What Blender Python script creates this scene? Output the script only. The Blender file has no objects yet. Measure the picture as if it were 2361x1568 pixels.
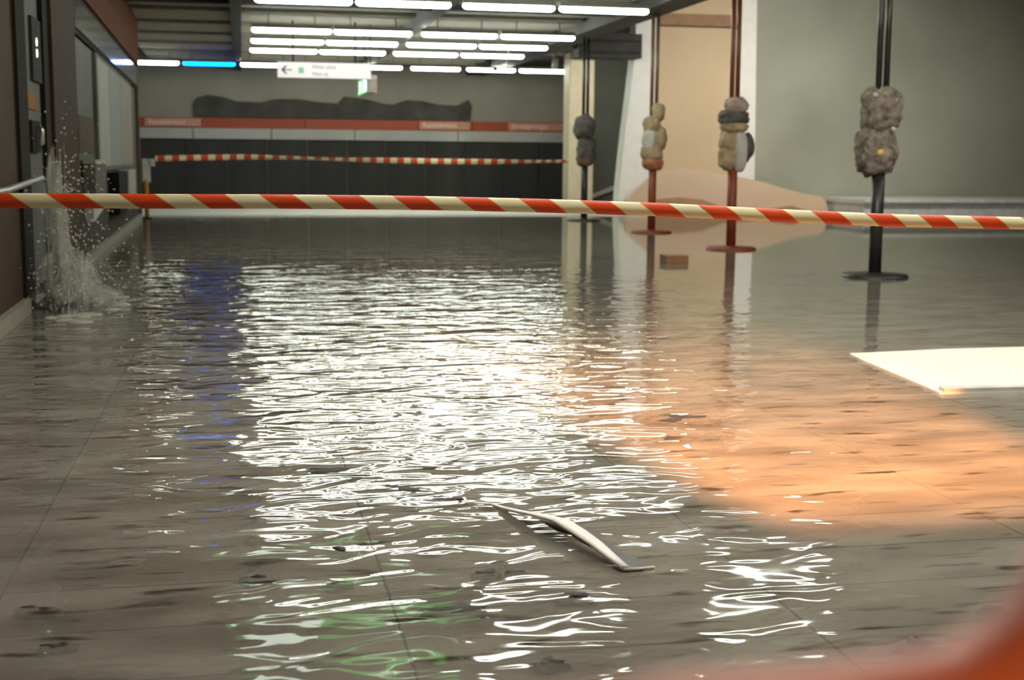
import bpy, bmesh, math, random
from mathutils import Vector, Matrix, noise
random.seed(7)
scene = bpy.context.scene
C = scene.collection

# ------------------------------------------------------------------ camera, world, exposure
cam_d = bpy.data.cameras.new('camera')
cam = bpy.data.objects.new('camera', cam_d); C.objects.link(cam)
cam_d.sensor_width = 36.0
cam_d.lens = 3000.0 / 2361.0 * 36.0
YAW, PITCH, ROLL = math.radians(11.7), math.radians(7.85), math.radians(0.45)
fw = Vector((math.sin(YAW) * math.cos(PITCH), math.cos(YAW) * math.cos(PITCH), -math.sin(PITCH)))
rt = Vector((math.cos(YAW), -math.sin(YAW), 0)); up = rt.cross(fw)
rt2 = rt * math.cos(ROLL) + up * math.sin(ROLL); up2 = -rt * math.sin(ROLL) + up * math.cos(ROLL)
M = Matrix((rt2, up2, -fw)).transposed().to_4x4(); M.translation = (0, 0, 1.3)
cam.matrix_world = M
cam_d.clip_start, cam_d.clip_end = 0.02, 200
cam_d.dof.use_dof = True
cam_d.dof.focus_distance = 5.0
cam_d.dof.aperture_fstop = 3.6
scene.camera = cam

w = bpy.data.worlds.new('underground_dark'); scene.world = w; w.use_nodes = True
w.node_tree.nodes['Background'].inputs[0].default_value = (0.9, 0.92, 0.9, 1)
w.node_tree.nodes['Background'].inputs[1].default_value = 0.02

vs = scene.view_settings
vs.view_transform = 'Standard'; vs.look = 'None'; vs.gamma = 1.0; vs.use_curve_mapping = False
vs.exposure = 0.42
TUBE = 25.0            # emission of the fluorescent tubes
scene.cycles.max_bounces = 5
scene.cycles.use_light_tree = False
scene.cycles.diffuse_bounces = 2
scene.cycles.glossy_bounces = 2
scene.cycles.transmission_bounces = 2
scene.cycles.adaptive_threshold = 0.03
scene.cycles.transparent_max_bounces = 6
scene.cycles.sample_clamp_indirect = 6.0
scene.cycles.caustics_reflective = False
scene.cycles.caustics_refractive = False

def spot(name, loc, target, energy, col, angle, blend=0.5, radius=0.06):
    d = bpy.data.lights.new(name, 'SPOT'); d.energy = energy; d.color = col
    d.spot_size = math.radians(angle); d.spot_blend = blend; d.shadow_soft_size = radius
    o = bpy.data.objects.new(name, d); C.objects.link(o); o.location = loc
    o.rotation_euler = (Vector(target) - Vector(loc)).to_track_quat('-Z', 'Y').to_euler()
    return o

# spots added to brighten right wall and pillar (lamp bodies are built further down)
WALL_FILL = [((11.2, 24.0, 5.6), (11.2, 31.0, 2.4)), ((14.5, 24.0, 5.6), (14.0, 31.0, 2.2)), ((18.0, 24.0, 5.6), (17.5, 31.0, 2.0)), ((9.6, 31.8, 5.6), (9.5, 35.6, 1.6))]
WALL_FILL_E = (820, 640, 260, 330)
for (l, t), e in zip(WALL_FILL, WALL_FILL_E):
    spot('wall_fill_light', l, t, e, (1.0, 0.98, 0.9), 95, 0.9, 0.12)
# added orange spot imitating the window reflections on the floor, cut by an opening
ORANGE_FILL = (2.5, -0.8, 2.0)
spot('orange_fill_light', ORANGE_FILL, (2.55, 5.0, 0.4), 22000, (1.0, 0.36, 0.085), 60, 0.2, 0.05)
d_ = bpy.data.lights.new('seat_fill_light', 'POINT'); d_.energy = 10.0; d_.color = (1.0, 0.93, 0.82); d_.shadow_soft_size = 0.05  # added fill lamp to brighten the orange seat
rl = bpy.data.objects.new('seat_fill_light', d_); C.objects.link(rl); rl.location = (0.25, -0.45, 1.42)

# ------------------------------------------------------------------ materials
def srgb(*c):
    return tuple((v / 255 / 12.92 if v / 255 <= 0.04045 else ((v / 255 + 0.055) / 1.055) ** 2.4) for v in c)

MATS = {}
def mat(name, col, rough=0.6, metal=0.0, var=0.15, scale=6.0, emit=None, strength=0.0, bump=0.0, alpha=1.0, spec=0.5, stretch=(1, 1, 1)):
    if name in MATS: return MATS[name]
    m = bpy.data.materials.new(name); m.use_nodes = True; MATS[name] = m
    nt = m.node_tree; b = nt.nodes['Principled BSDF']
    lin = srgb(*col)
    b.inputs['Roughness'].default_value = rough; b.inputs['Metallic'].default_value = metal
    b.inputs['Specular IOR Level'].default_value = spec
    tc = nt.nodes.new('ShaderNodeTexCoord'); mp = nt.nodes.new('ShaderNodeMapping')
    mp.inputs['Scale'].default_value = stretch
    nz = nt.nodes.new('ShaderNodeTexNoise'); nz.inputs['Scale'].default_value = scale; nz.inputs['Detail'].default_value = 4
    nt.links.new(tc.outputs['Object'], mp.inputs[0]); nt.links.new(mp.outputs[0], nz.inputs['Vector'])
    r = nt.nodes.new('ShaderNodeValToRGB')
    r.color_ramp.elements[0].position = 0.3; r.color_ramp.elements[1].position = 0.72
    r.color_ramp.elements[0].color = tuple(max(0, c * (1 - var)) for c in lin) + (1,)
    r.color_ramp.elements[1].color = tuple(min(1, c * (1 + var)) for c in lin) + (1,)
    nt.links.new(nz.outputs['Fac'], r.inputs[0]); nt.links.new(r.outputs[0], b.inputs['Base Color'])
    if bump:
        bp = nt.nodes.new('ShaderNodeBump'); bp.inputs['Strength'].default_value = bump; bp.inputs['Distance'].default_value = 0.02
        nt.links.new(nz.outputs['Fac'], bp.inputs['Height']); nt.links.new(bp.outputs[0], b.inputs['Normal'])
    if emit:
        b.inputs['Emission Color'].default_value = tuple(srgb(*emit)) + (1,); b.inputs['Emission Strength'].default_value = strength
    if alpha < 1: b.inputs['Alpha'].default_value = alpha
    return m

def water_mat():
    m = bpy.data.materials.new('flood_water'); m.use_nodes = True; nt = m.node_tree
    for n in list(nt.nodes): nt.nodes.remove(n)
    N = nt.nodes.new; L = nt.links.new
    out = N('ShaderNodeOutputMaterial'); tc = N('ShaderNodeTexCoord')
    def nz(scale, detail, sx, sy, dist=0.0, rot=0.0):
        mp = N('ShaderNodeMapping'); mp.inputs['Scale'].default_value = (sx, sy, 1); mp.inputs['Rotation'].default_value = (0, 0, rot)
        t = N('ShaderNodeTexNoise'); t.inputs['Scale'].default_value = scale; t.inputs['Detail'].default_value = detail
        t.inputs['Roughness'].default_value = 0.45; t.inputs['Distortion'].default_value = dist
        L(tc.outputs['Object'], mp.inputs[0]); L(mp.outputs[0], t.inputs['Vector']); return t.outputs['Fac']
    def mth(op, a, b=None, clamp=False):
        n = N('ShaderNodeMath'); n.operation = op; n.use_clamp = clamp
        for i, v in enumerate((a, b)):
            if v is None: continue
            if isinstance(v, (int, float)): n.inputs[i].default_value = v
            else: L(v, n.inputs[i])
        return n.outputs[0]
    big = nz(2.0, 0.0, 0.7, 1.4, 0.8, 0.15)
    mid = nz(4.4, 0.6, 0.75, 1.35, 1.3, -0.06)
    fine = nz(17.0, 0.0, 0.5, 1.4, 0.0, 0.04)
    h = mth('ADD', mth('MULTIPLY', big, 0.020), mth('MULTIPLY', mid, 0.0125))
    h = mth('ADD', h, mth('MULTIPLY', fine, 0.0005))
    # the water runs and ripples in the passage, and stands calm among the poles
    sp = N('ShaderNodeSeparateXYZ'); L(tc.outputs['Object'], sp.inputs[0])
    calm = N('ShaderNodeMapRange'); calm.interpolation_type = 'SMOOTHSTEP'
    calm.inputs['From Min'].default_value = 2.4; calm.inputs['From Max'].default_value = 5.2
    calm.inputs['To Min'].default_value = 1.0; calm.inputs['To Max'].default_value = 0.14
    L(sp.outputs['X'], calm.inputs['Value'])
    h = mth('MULTIPLY', h, calm.outputs[0])
    rough = N('ShaderNodeMapRange'); rough.interpolation_type = 'SMOOTHSTEP'
    rough.inputs['From Min'].default_value = -0.6; rough.inputs['From Max'].default_value = 1.4
    rough.inputs['To Min'].default_value = 2.2; rough.inputs['To Max'].default_value = 1.0
    L(sp.outputs['X'], rough.inputs['Value']); h = mth('MULTIPLY', h, rough.outputs[0])
    nearcalm = N('ShaderNodeMapRange'); nearcalm.inputs['From Min'].default_value = 3.0; nearcalm.inputs['From Max'].default_value = 9.0
    nearcalm.inputs['To Min'].default_value = 0.26; nearcalm.inputs['To Max'].default_value = 1.0
    L(sp.outputs['Y'], nearcalm.inputs['Value']); h = mth('MULTIPLY', h, nearcalm.outputs[0])
    farcalm = N('ShaderNodeMapRange'); farcalm.interpolation_type = 'SMOOTHSTEP'
    farcalm.inputs['From Min'].default_value = 11.5; farcalm.inputs['From Max'].default_value = 18.0
    farcalm.inputs['To Min'].default_value = 1.0; farcalm.inputs['To Max'].default_value = 0.12
    L(sp.outputs['Y'], farcalm.inputs['Value']); h = mth('MULTIPLY', h, farcalm.outputs[0])
    bp = N('ShaderNodeBump'); bp.inputs['Strength'].default_value = 1.0; bp.inputs['Distance'].default_value = 1.0
    L(h, bp.inputs['Height'])
    gl = N('ShaderNodeBsdfGlossy'); gl.inputs['Roughness'].default_value = 0.04; gl.inputs['Color'].default_value = (0.95, 0.95, 0.92, 1)
    L(bp.outputs[0], gl.inputs['Normal'])
    fr = N('ShaderNodeFresnel'); fr.inputs['IOR'].default_value = 1.33; L(bp.outputs[0], fr.inputs['Normal'])
    tr = N('ShaderNodeBsdfTransparent'); tr.inputs['Color'].default_value = (0.82, 0.79, 0.74, 1)
    mud = N('ShaderNodeBsdfDiffuse')
    silt = nz(3.0, 1.0, 0.6, 1.6, 0.0)
    rp = N('ShaderNodeValToRGB')
    rp.color_ramp.elements[0].position = 0.32; rp.color_ramp.elements[0].color = srgb(138, 132, 122) + (1,)
    rp.color_ramp.elements[1].position = 0.66; rp.color_ramp.elements[1].color = srgb(180, 175, 165) + (1,)
    L(silt, rp.inputs[0])
    # dark ripple reflections painted as stretched streaks in the mud colour
    ripple_dark = nz(7.0, 2.0, 0.55, 1.9, 0.3, 0.05)
    sr = N('ShaderNodeMapRange'); sr.interpolation_type = 'SMOOTHSTEP'; L(ripple_dark, sr.inputs['Value'])
    sr.inputs['From Min'].default_value = 0.55; sr.inputs['From Max'].default_value = 0.74
    dk = N('ShaderNodeMixRGB'); L(sr.outputs[0], dk.inputs[0]); L(rp.outputs[0], dk.inputs[1]); dk.inputs[2].default_value = srgb(60, 52, 44) + (1,)
    L(dk.outputs[0], mud.inputs['Color'])
    under = N('ShaderNodeMixShader'); L(mth('ADD', mth('MULTIPLY', sr.outputs[0], 0.38), 0.42), under.inputs[0]); L(tr.outputs[0], under.inputs[1]); L(mud.outputs[0], under.inputs[2])
    mx = N('ShaderNodeMixShader'); L(fr.outputs[0], mx.inputs[0]); L(under.outputs[0], mx.inputs[1]); L(gl.outputs[0], mx.inputs[2])
    L(mx.outputs[0], out.inputs['Surface'])
    return m

def tape_mat(name, red, white, shear):
    m = bpy.data.materials.new(name); m.use_nodes = True; nt = m.node_tree; b = nt.nodes['Principled BSDF']
    N = nt.nodes.new; L = nt.links.new
    uv = N('ShaderNodeUVMap'); sp = N('ShaderNodeSeparateXYZ'); L(uv.outputs[0], sp.inputs[0])
    a = N('ShaderNodeMath'); a.operation = 'MULTIPLY'; a.inputs[1].default_value = shear; L(sp.outputs['Y'], a.inputs[0])
    s = N('ShaderNodeMath'); s.operation = 'ADD'; L(sp.outputs['X'], s.inputs[0]); L(a.outputs[0], s.inputs[1])
    f = N('ShaderNodeMath'); f.operation = 'FRACT'; L(s.outputs[0], f.inputs[0])
    r = N('ShaderNodeValToRGB'); e = r.color_ramp.elements
    R = srgb(*red) + (1,); W = srgb(*white) + (1,); Y = srgb(225, 160, 60) + (1,)
    e[0].position = 0.0; e[0].color = W; e[1].position = 1.0; e[1].color = W
    for p, c in ((0.235, W), (0.25, Y), (0.27, R), (0.73, R), (0.75, Y), (0.775, W)):
        k = e.new(p); k.color = c
    L(f.outputs[0], r.inputs[0]); L(r.outputs[0], b.inputs['Base Color'])
    b.inputs['Roughness'].default_value = 0.35
    b.inputs['Subsurface Weight'].default_value = 0.0
    return m

# ------------------------------------------------------------------ mesh helpers
class MB:
    def __init__(self): self.v, self.f, self.s = [], [], []
    def box(self, x0, x1, y0, y1, z0, z1, m=None):
        i = len(self.v)
        p = [(x0, y0, z0), (x1, y0, z0), (x1, y1, z0), (x0, y1, z0), (x0, y0, z1), (x1, y0, z1), (x1, y1, z1), (x0, y1, z1)]
        self.v += [tuple(m @ Vector(q)) if m else q for q in p]
        self.f += [(i, i+3, i+2, i+1), (i+4, i+5, i+6, i+7), (i, i+1, i+5, i+4), (i+1, i+2, i+6, i+5), (i+2, i+3, i+7, i+6), (i+3, i, i+4, i+7)]
        self.s += [False] * 6
        return self
    def tube(self, pts, rad, n=10, caps=True, flat=None):
        pts = [Vector(p) for p in pts]; rings = []
        for k, p in enumerate(pts):
            t = (pts[min(k+1, len(pts)-1)] - pts[max(k-1, 0)]).normalized()
            a = Vector((0, 0, 1)) if abs(t.z) < 0.9 else Vector((1, 0, 0))
            u = t.cross(a).normalized(); q = u.cross(t).normalized()
            r = rad[k] if isinstance(rad, (list, tuple)) else rad
            ring = []
            for j in range(n):
                an = 2 * math.pi * j / n
                ring.append(len(self.v)); self.v.append(tuple(p + u * (r * math.cos(an)) + q * (r * (flat or 1) * math.sin(an))))
            rings.append(ring)
        for a, b in zip(rings, rings[1:]):
            for j in range(n):
                self.f.append((a[j], a[(j+1) % n], b[(j+1) % n], b[j])); self.s.append(True)
        if caps:
            self.f.append(tuple(rings[0][::-1])); self.f.append(tuple(rings[-1])); self.s += [False, False]
        return self
    def prism(self, poly, a0, a1, axis='y'):
        i = len(self.v); n = len(poly)
        for a in (a0, a1):
            for (p, q) in poly:
                self.v.append({'y': (p, a, q), 'x': (a, p, q), 'z': (p, q, a)}[axis])
        self.f.append(tuple(range(i, i+n))); self.f.append(tuple(range(i+2*n-1, i+n-1, -1))); self.s += [False, False]
        for k in range(n):
            self.f.append((i+k, i+n+k, i+n+(k+1) % n, i+(k+1) % n)); self.s.append(False)
        return self
    def lathe(self, prof, cx, cy, n=24):
        rings = []
        for r, z in prof:
            rings.append([len(self.v) + j for j in range(n)])
            for j in range(n):
                an = 2 * math.pi * j / n; self.v.append((cx + r * math.cos(an), cy + r * math.sin(an), z))
        for a, b in zip(rings, rings[1:]):
            for j in range(n): self.f.append((a[j], a[(j+1) % n], b[(j+1) % n], b[j])); self.s.append(True)
        self.f.append(tuple(rings[0][::-1])); self.f.append(tuple(rings[-1])); self.s += [False, False]
        return self
    def mesh(self, name, material):
        me = bpy.data.meshes.new(name); me.from_pydata(self.v, [], self.f)
        bm = bmesh.new(); bm.from_mesh(me); bmesh.ops.recalc_face_normals(bm, faces=bm.faces); bm.to_mesh(me); bm.free()
        me.polygons.foreach_set('use_smooth', self.s[:len(me.polygons)])
        me.materials.append(material); return me
    def build(self, name, material, parent=None, loc=None, rz=None, bevel=0.0):
        o = bpy.data.objects.new(name, self.mesh(name, material)); C.objects.link(o)
        if parent: o.parent = parent
        if loc: o.location = loc
        if rz: o.rotation_euler[2] = rz
        if bevel:
            md = o.modifiers.new('bevel', 'BEVEL'); md.width = bevel; md.segments = 2; md.limit_method = 'ANGLE'
        return o

def tag(o, label=None, cat=None, group=None, kind=None):
    if label: o['label'] = label
    if cat: o['category'] = cat
    if group: o['group'] = group
    if kind: o['kind'] = kind
    return o
def empty(name, loc=(0, 0, 0), rz=0.0):
    o = bpy.data.objects.new(name, None); C.objects.link(o); o.location = loc; o.rotation_euler[2] = rz
    o.empty_display_size = 0.1; return o
def part_copy(src, parent, loc=None):
    c = src.copy(); C.objects.link(c); c.parent = parent
    if loc is not None: c.location = loc
    return c
def lettering(name, body, size, loc, rot, material, parent, spacing=1.0, depth=0.002):
    cu = bpy.data.curves.new(name, 'FONT'); cu.body = body; cu.size = size; cu.extrude = depth; cu.space_character = spacing
    cu.materials.append(material)
    t = bpy.data.objects.new(name + '_curve', cu); C.objects.link(t)
    bpy.context.view_layer.update()
    me = bpy.data.meshes.new_from_object(t.evaluated_get(bpy.context.evaluated_depsgraph_get()))
    bpy.data.objects.remove(t); bpy.data.curves.remove(cu); me.name = name
    if not me.materials: me.materials.append(material)
    o = bpy.data.objects.new(name, me); C.objects.link(o); o.location = loc; o.rotation_euler = rot
    if parent: o.parent = parent
    return o

# ------------------------------------------------------------------ the setting: floor
m_grout = mat('grout', (40, 36, 31), 0.9)
m_slab = mat('floor_slab', (174, 168, 156), 0.55, var=0.14, scale=3.0)
floor = MB().box(-6, 24, 0.6, 30.0, -0.30, -0.012).build('floor', m_grout)
tag(floor, 'grey stone slab floor of the station lying under flood water', kind='structure')
SX, SY, GAP = 1.14, 0.375, 0.010
slab_me = MB().box(GAP/2, SX-GAP/2, GAP/2, SY-GAP/2, -0.012, 0.0).mesh('tile', m_slab)
cells = []
for j in range(0, 78):
    y = 0.62 + j * SY
    if y + SY > 30.0: break
    for i in range(-2, 18):
        x = 3.83 + (i - 5) * SX
        cells.append((x, y))
def shows(x, y):
    yy = y + SY / 2
    return yy > 3.0 and -0.22 * yy - 0.9 < x < 0.68 * yy and x > -2.9
vis = sorted([c for c in cells if shows(*c)], key=lambda c: c[1])
near = set(vis[:300])
rest = MB()
for c in cells:
    if c in near:
        o = bpy.data.objects.new('tile', slab_me); C.objects.link(o); o.parent = floor
        o.location = (c[0], c[1], random.uniform(-0.0015, 0.0015))
    else:
        rest.box(c[0]+GAP/2, c[0]+SX-GAP/2, c[1]+GAP/2, c[1]+SY-GAP/2, -0.012, 0.0)
tag(rest.build('tile_field', m_slab, floor), kind='stuff')

edge = MB().box(-6, 9.6, 30.0, 34.8, -1.2, 0.05).build('trim_1', mat('white_platform_edge', (224, 222, 214), 0.5, var=0.10, scale=1.5))
tag(edge, 'white stone edge of the far platform beyond the flooded floor', kind='structure')
MB().box(-6, 9.6, 34.3, 34.8, 0.05, 0.06).build('edge_stripe', mat('pale_stripe', (205, 200, 185), 0.6), edge)
bed = MB().box(-6, 14, 34.8, 41.0, -1.5, -1.2).build('trim_2', mat('track_bed', (40, 37, 33), 0.9))
tag(bed, 'dark track bed between far platform and tunnel wall', kind='structure')

# far tunnel wall
wf = MB().box(-8, 14, 40.6, 41.0, -1.5, 4.6).build('wall_back', mat('tunnel_wall', (150, 143, 131), 0.85, var=0.12, scale=0.8))
tag(wf, 'grey tunnel wall behind the far track', kind='structure')
m_dark = mat('dark_cladding', (50, 48, 45), 0.8, var=0.2, scale=0.7, stretch=(3, 1, 0.3))
pan = MB().box(0, 1.16, 0, 0.12, -1.3, 1.88).mesh('cladding_panel', m_dark)
for k in range(18):
    o = bpy.data.objects.new('cladding_panel', pan); C.objects.link(o); o.parent = wf; o.location = (-7.6 + k * 1.2, 40.46 - 0.02 * (k % 2), 0)
m_band = mat('orange_band', (158, 66, 32), 0.6, var=0.10, scale=1.0)
bnd = [(-7.6, -1.5), (-1.5, 1.9), (1.9, 5.36), (5.36, 7.05), (7.05, 10.6)]
for a, b in bnd:
    MB().box(a+0.01, b-0.01, 40.40, 40.6, 2.20, 2.50).build('orange_panel', m_band, wf)
m_grey = mat('pale_band', (176, 174, 166), 0.6, var=0.12, scale=0.8)
for a, b in [(-7.6, -1.4), (-1.4, 0.9), (0.9, 3.4), (3.4, 6.6), (6.6, 10.6)]:
    MB().box(a+0.015, b-0.015, 40.36, 40.6, 1.88, 2.19).build('pale_panel', m_grey, wf)
m_name = mat('name_panel', (196, 142, 118), 0.6, var=0.08)
m_lett = mat('name_lettering', (236, 214, 196), 0.6, var=0.02)
for (a, b, txt, lab) in [(-2.78, -1.16, 'Rautatientori', 'pale pink name panel on orange band beside the left corner'),
                         (5.40, 6.98, 'Rautatientori', 'pale pink name panel on orange band, middle one of three'),
                         (8.20, 10.05, 'Järnvägstorget', 'pale pink name panel on orange band next to the beige pillar')]:
    e = empty('station_name_sign', ((a + b) / 2, 40.40, 2.22)); tag(e, lab, 'sign', 'station name panels on the orange band')
    MB().box(a-(a+b)/2, b-(a+b)/2, -0.03, -0.002, 0.02, 0.25).build('panel', m_name, e)
    lettering('lettering', txt, 0.20, (a-(a+b)/2+0.1, -0.033, 0.08), (math.pi/2, 0, 0), m_lett, e)
# dark uneven shape above the band
poly = [(-1.35, 2.52), (-1.38, 2.9), (-1.25, 3.1), (-0.95, 3.18), (-0.5, 3.12), (-0.1, 3.0), (0.6, 2.98), (1.0, 3.08), (1.7, 3.1), (2.3, 3.02), (2.9, 2.98),
        (3.1, 3.2), (3.5, 3.16), (3.9, 3.1), (4.3, 3.0), (4.6, 2.98), (5.0, 3.12), (5.5, 3.1), (6.0, 3.0), (6.6, 2.98), (6.95, 3.16), (7.05, 2.95), (7.0, 2.52)]
soot = MB().prism(poly, 40.48, 40.6).build('rock_relief', mat('dark_rock', (76, 72, 66), 0.9, var=0.3, scale=2.0, bump=0.6), wf)
tag(soot, 'long dark uneven rock shape above the orange band')

# ceiling of the passage
m_ceil = mat('ceiling_dark', (74, 69, 61), 0.9)
ceil = MB().box(-2.6, 7.7, 0.6, 41.0, 4.22, 4.5).build('ceiling', m_ceil)
tag(ceil, 'dark slatted passage ceiling carrying fluorescent rows', kind='structure')
m_cp = mat('ceiling_panel', (172, 165, 150), 0.8, var=0.1)
bays = [(-2.5, -0.15), (0.05, 3.42), (3.62, 6.86)]
rows = [0.8 + 2.5 * k for k in range(16)]
for (a, b) in bays:
    me = MB().box(0, b - a, 0, 1.75, 4.10, 4.22).mesh('ceiling_panel', m_cp)
    for y in rows:
        o = bpy.data.objects.new('ceiling_panel', me); C.objects.link(o); o.parent = ceil; o.location = (a, y + 0.4, 0)
m_beam = mat('dark_steel_beam', (44, 41, 37), 0.6)
for k, x in enumerate((-0.05, 3.52, 7.35)):
    t = MB().box(x-(0.47 if k == 2 else 0.10), x+0.10, 0.6, 40.6, 3.90, 4.22).build('trim_%d' % (k + 3), m_beam)
    tag(t, 'dark lengthwise ceiling beam between the light rows', kind='structure')
for k in range(7):
    y = 23.95 + (k - 1) * 2.5
    if k in (1,): MB().box(-2.5, 7.3, y - 0.10, y + 0.10, 3.98, 4.22).build('cross_beam', m_beam, ceil)
MB().box(7.7, 9.6, 34.6, 41.0, 4.22, 4.5).build('ceiling_extension', m_ceil, ceil)
hc = MB().box(7.7, 24.2, 0.6, 41.0, 6.0, 6.3).build('ceiling.001', mat('high_ceiling', (120, 118, 108), 0.9))
tag(hc, 'high grey ceiling over the pole sculptures', kind='structure')
MB().box(7.5, 7.7, 0.6, 41.0, 4.22, 6.0).build('fascia', mat('fascia', (95, 90, 80), 0.8), ceil)

# ------------------------------------------------------------------ right-hand structures
bp_ = MB().box(8.80, 9.50, 35.0, 35.7, -0.1, 5.9).build('pillar', mat('beige_pillar', (226, 212, 180), 0.6, var=0.06), bevel=0.03)
tag(bp_, 'narrow beige pillar at right end of the orange band', 'pillar')
wr = MB().box(9.50, 16.0, 36.0, 36.4, -1.2, 6.0).build('wall_right', mat('green_grey_wall', (96, 98, 86), 0.6, var=0.1, scale=0.8))
tag(wr, 'dark green-grey wall behind the thin far pole', kind='structure')
MB().prism([(9.55, 0.18), (9.55, 0.30), (11.2, 0.92), (11.2, 0.80)], 35.93, 36.0).build('handrail_strip', mat('pale_strip', (190, 186, 172), 0.5), wr)
bulk = MB().box(7.72, 9.25, 29.9, 30.5, 3.70, 4.26).build('duct', mat('dark_duct', (52, 50, 46), 0.7, var=0.3))
MB().box(7.75, 9.2, 29.86, 29.9, 3.80, 3.86).build('duct_seam', mat('seam', (30, 29, 27), 0.7), bulk)
MB().box(7.75, 9.2, 29.86, 29.9, 4.08, 4.12).build('duct_seam', MATS['seam'], bulk)
tag(bulk, 'dark boxy duct hanging beside the ceiling edge', 'duct')

# white flared portal with a beige infill: window reflection built solid
pt = empty('portal_reflection', (10.9, 31.0, 0)); tag(pt, 'tall beige and white window reflection built as a wall bay', 'portal_reflection')
m_white = mat('white_reflection', (232, 228, 220), 0.5, var=0.05)
left_edge = [(8.98, 0.0), (9.02, 0.7), (9.08, 1.4), (9.15, 2.1), (9.24, 2.9), (9.31, 3.6), (9.35, 4.4), (9.38, 5.98)]
MB().prism([(x - 10.9, z) for x, z in left_edge] + [(9.84 - 10.9, 5.98), (9.90 - 10.9, 0.0)], -0.25, 0.25).build('flared_edge', m_white, pt)
MB().prism([(12.02 - 10.9, 0.0), (12.52 - 10.9, 0.0), (12.40 - 10.9, 5.98), (12.02 - 10.9, 5.98)], -0.25, 0.25).build('flared_edge', m_white, pt)
MB().box(9.84 - 10.9, 12.1 - 10.9, -0.05, 0.22, 0, 5.98).build('reflection_infill', mat('beige_reflection', (204, 178, 142), 0.6, var=0.06, scale=0.8), pt)
MB().box(9.84 - 10.9, 12.1 - 10.9, -0.22, 0.0, 4.58, 4.86).build('cross_bar', mat('brown_bar', (150, 110, 74), 0.6), pt)
# grey-green wall to the right, with a ledge built from the window reflection
wr2 = MB().box(12.3, 24.0, 31.26, 31.6, -0.1, 6.0).build('wall_right.001', mat('sage_wall', (158, 158, 140), 0.7, var=0.16, scale=0.35))
tag(wr2, 'sage grey plaster wall behind the nearest pole', kind='structure')
hp = empty('seat_reflection', (11.9, 30.2, 0)); tag(hp, 'peach window reflection of a seat built as low hump before the beige reflection', 'barrier')  # window reflection of an orange seat, built as a solid hump
prof = [(9.0, 0.0), (9.02, 0.40), (9.3, 0.66), (9.6, 0.92), (10.0, 1.10), (10.4, 1.16), (10.9, 1.12), (11.4, 1.02), (12.0, 0.92), (12.5, 0.82), (13.0, 0.68), (13.5, 0.56), (14.0, 0.48), (14.1, 0.40), (14.18, 0.2), (14.2, 0.0)]
MB().prism([(x - 11.9, z) for x, z in prof], -0.12, 0.12).build('body', mat('peach_reflection', (216, 186, 158), 0.5, var=0.06, scale=0.8), hp)
MB().prism([(9.6 - 11.9, 0.0), (9.6 - 11.9, 0.40), (10.3 - 11.9, 0.46), (10.9 - 11.9, 0.40), (11.4 - 11.9, 0.22), (12.4 - 11.9, 0.16), (13.2 - 11.9, 0.26), (13.7 - 11.9, 0.12), (14.0 - 11.9, 0.0)], -0.20, -0.12).build('brown_wave', mat('brown_wave', (176, 138, 102), 0.5, var=0.06), hp)
lg = empty('reflection_ledge', (18.0, 28.6, 0)); tag(lg, 'pale grey window reflection built as a ledge along the sage wall', 'reflection_ledge')
m_reflection_ledge = mat('pale_reflection', (236, 234, 230), 0.4, var=0.06)
MB().box(-3.75, 5.9, -0.3, 2.6, 0.36, 0.46).build('top', m_reflection_ledge, lg)
MB().box(-3.70, 5.9, -0.2, 2.6, -0.02, 0.36).build('front', mat('ledge_reflection_front', (226, 224, 222), 0.5), lg)
MB().box(-3.75, 5.9, -0.33, -0.3, 0.40, 0.46).build('reflection_edge', mat('bright_reflection', (240, 238, 232), 0.3), lg)
wx = MB().box(24.0, 24.3, 0.6, 31.4, -0.1, 6.0).build('wall_right.002', mat('end_wall', (120, 112, 98), 0.8))
tag(wx, 'grey end wall beyond the right edge', kind='structure')

# ------------------------------------------------------------------ left wall (slightly splayed)
A1 = math.atan2(0.39, 18.5)
DIRV = Vector((-math.sin(A1), math.cos(A1), 0)); P0 = Vector((-1.76, 10.0, 0))
LLOC = P0 - DIRV * 10.0
def lb(o, *a):      # place a mesh drawn in wall coordinates (x out of the wall, y along it)
    o.location = LLOC; o.rotation_euler[2] = A1; return o
wl = empty('wall_left', LLOC, A1); tag(wl, 'panelled left wall of the passage', kind='structure')
m_brown = mat('brown_panel', (66, 53, 42), 0.8, spec=0.12, var=0.12, scale=2.0)
m_steel = mat('dull_steel', (84, 82, 77), 0.6, metal=0.0, spec=0.2, var=0.12, stretch=(1, 1, 0.2))
m_dk = mat('dark_joint', (30, 26, 22), 0.85, spec=0.1)
m_bronze = mat('bronze_post', (62, 42, 24), 0.8, spec=0.12, var=0.15)
m_gpanel = mat('grey_wall_panel', (90, 88, 80), 0.7, spec=0.15, var=0.1, scale=1.5)
m_skirt = mat('pale_skirting', (140, 136, 124), 0.7, spec=0.2, var=0.1)
MB().box(-0.30, 0.0, 0.6, 11.3, -0.02, 4.2).build('brown_panel', m_brown, wl)
MB().box(-0.30, 0.03, 11.3, 11.85, -0.02, 4.2).build('dark_post', m_dk, wl)
MB().box(-0.35, -0.10, 11.85, 13.6, -0.02, 4.2).build('steel_panel', m_steel, wl)
MB().box(-0.10, 0.02, 13.15, 13.6, -0.02, 4.2).build('dark_post', m_dk, wl)
MB().box(-0.30, 0.05, 13.6, 15.9, 0.12, 4.2).build('bronze_post', m_bronze, wl)
MB().box(-0.30, 0.08, 13.7, 15.9, -0.02, 0.12).build('post_foot', mat('post_foot', (84, 70, 60), 0.8, spec=0.12), wl)
MB().box(-0.30, 0.0, 15.9, 28.6, 0.12, 2.78).build('grey_panel', m_gpanel, wl)
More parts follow.
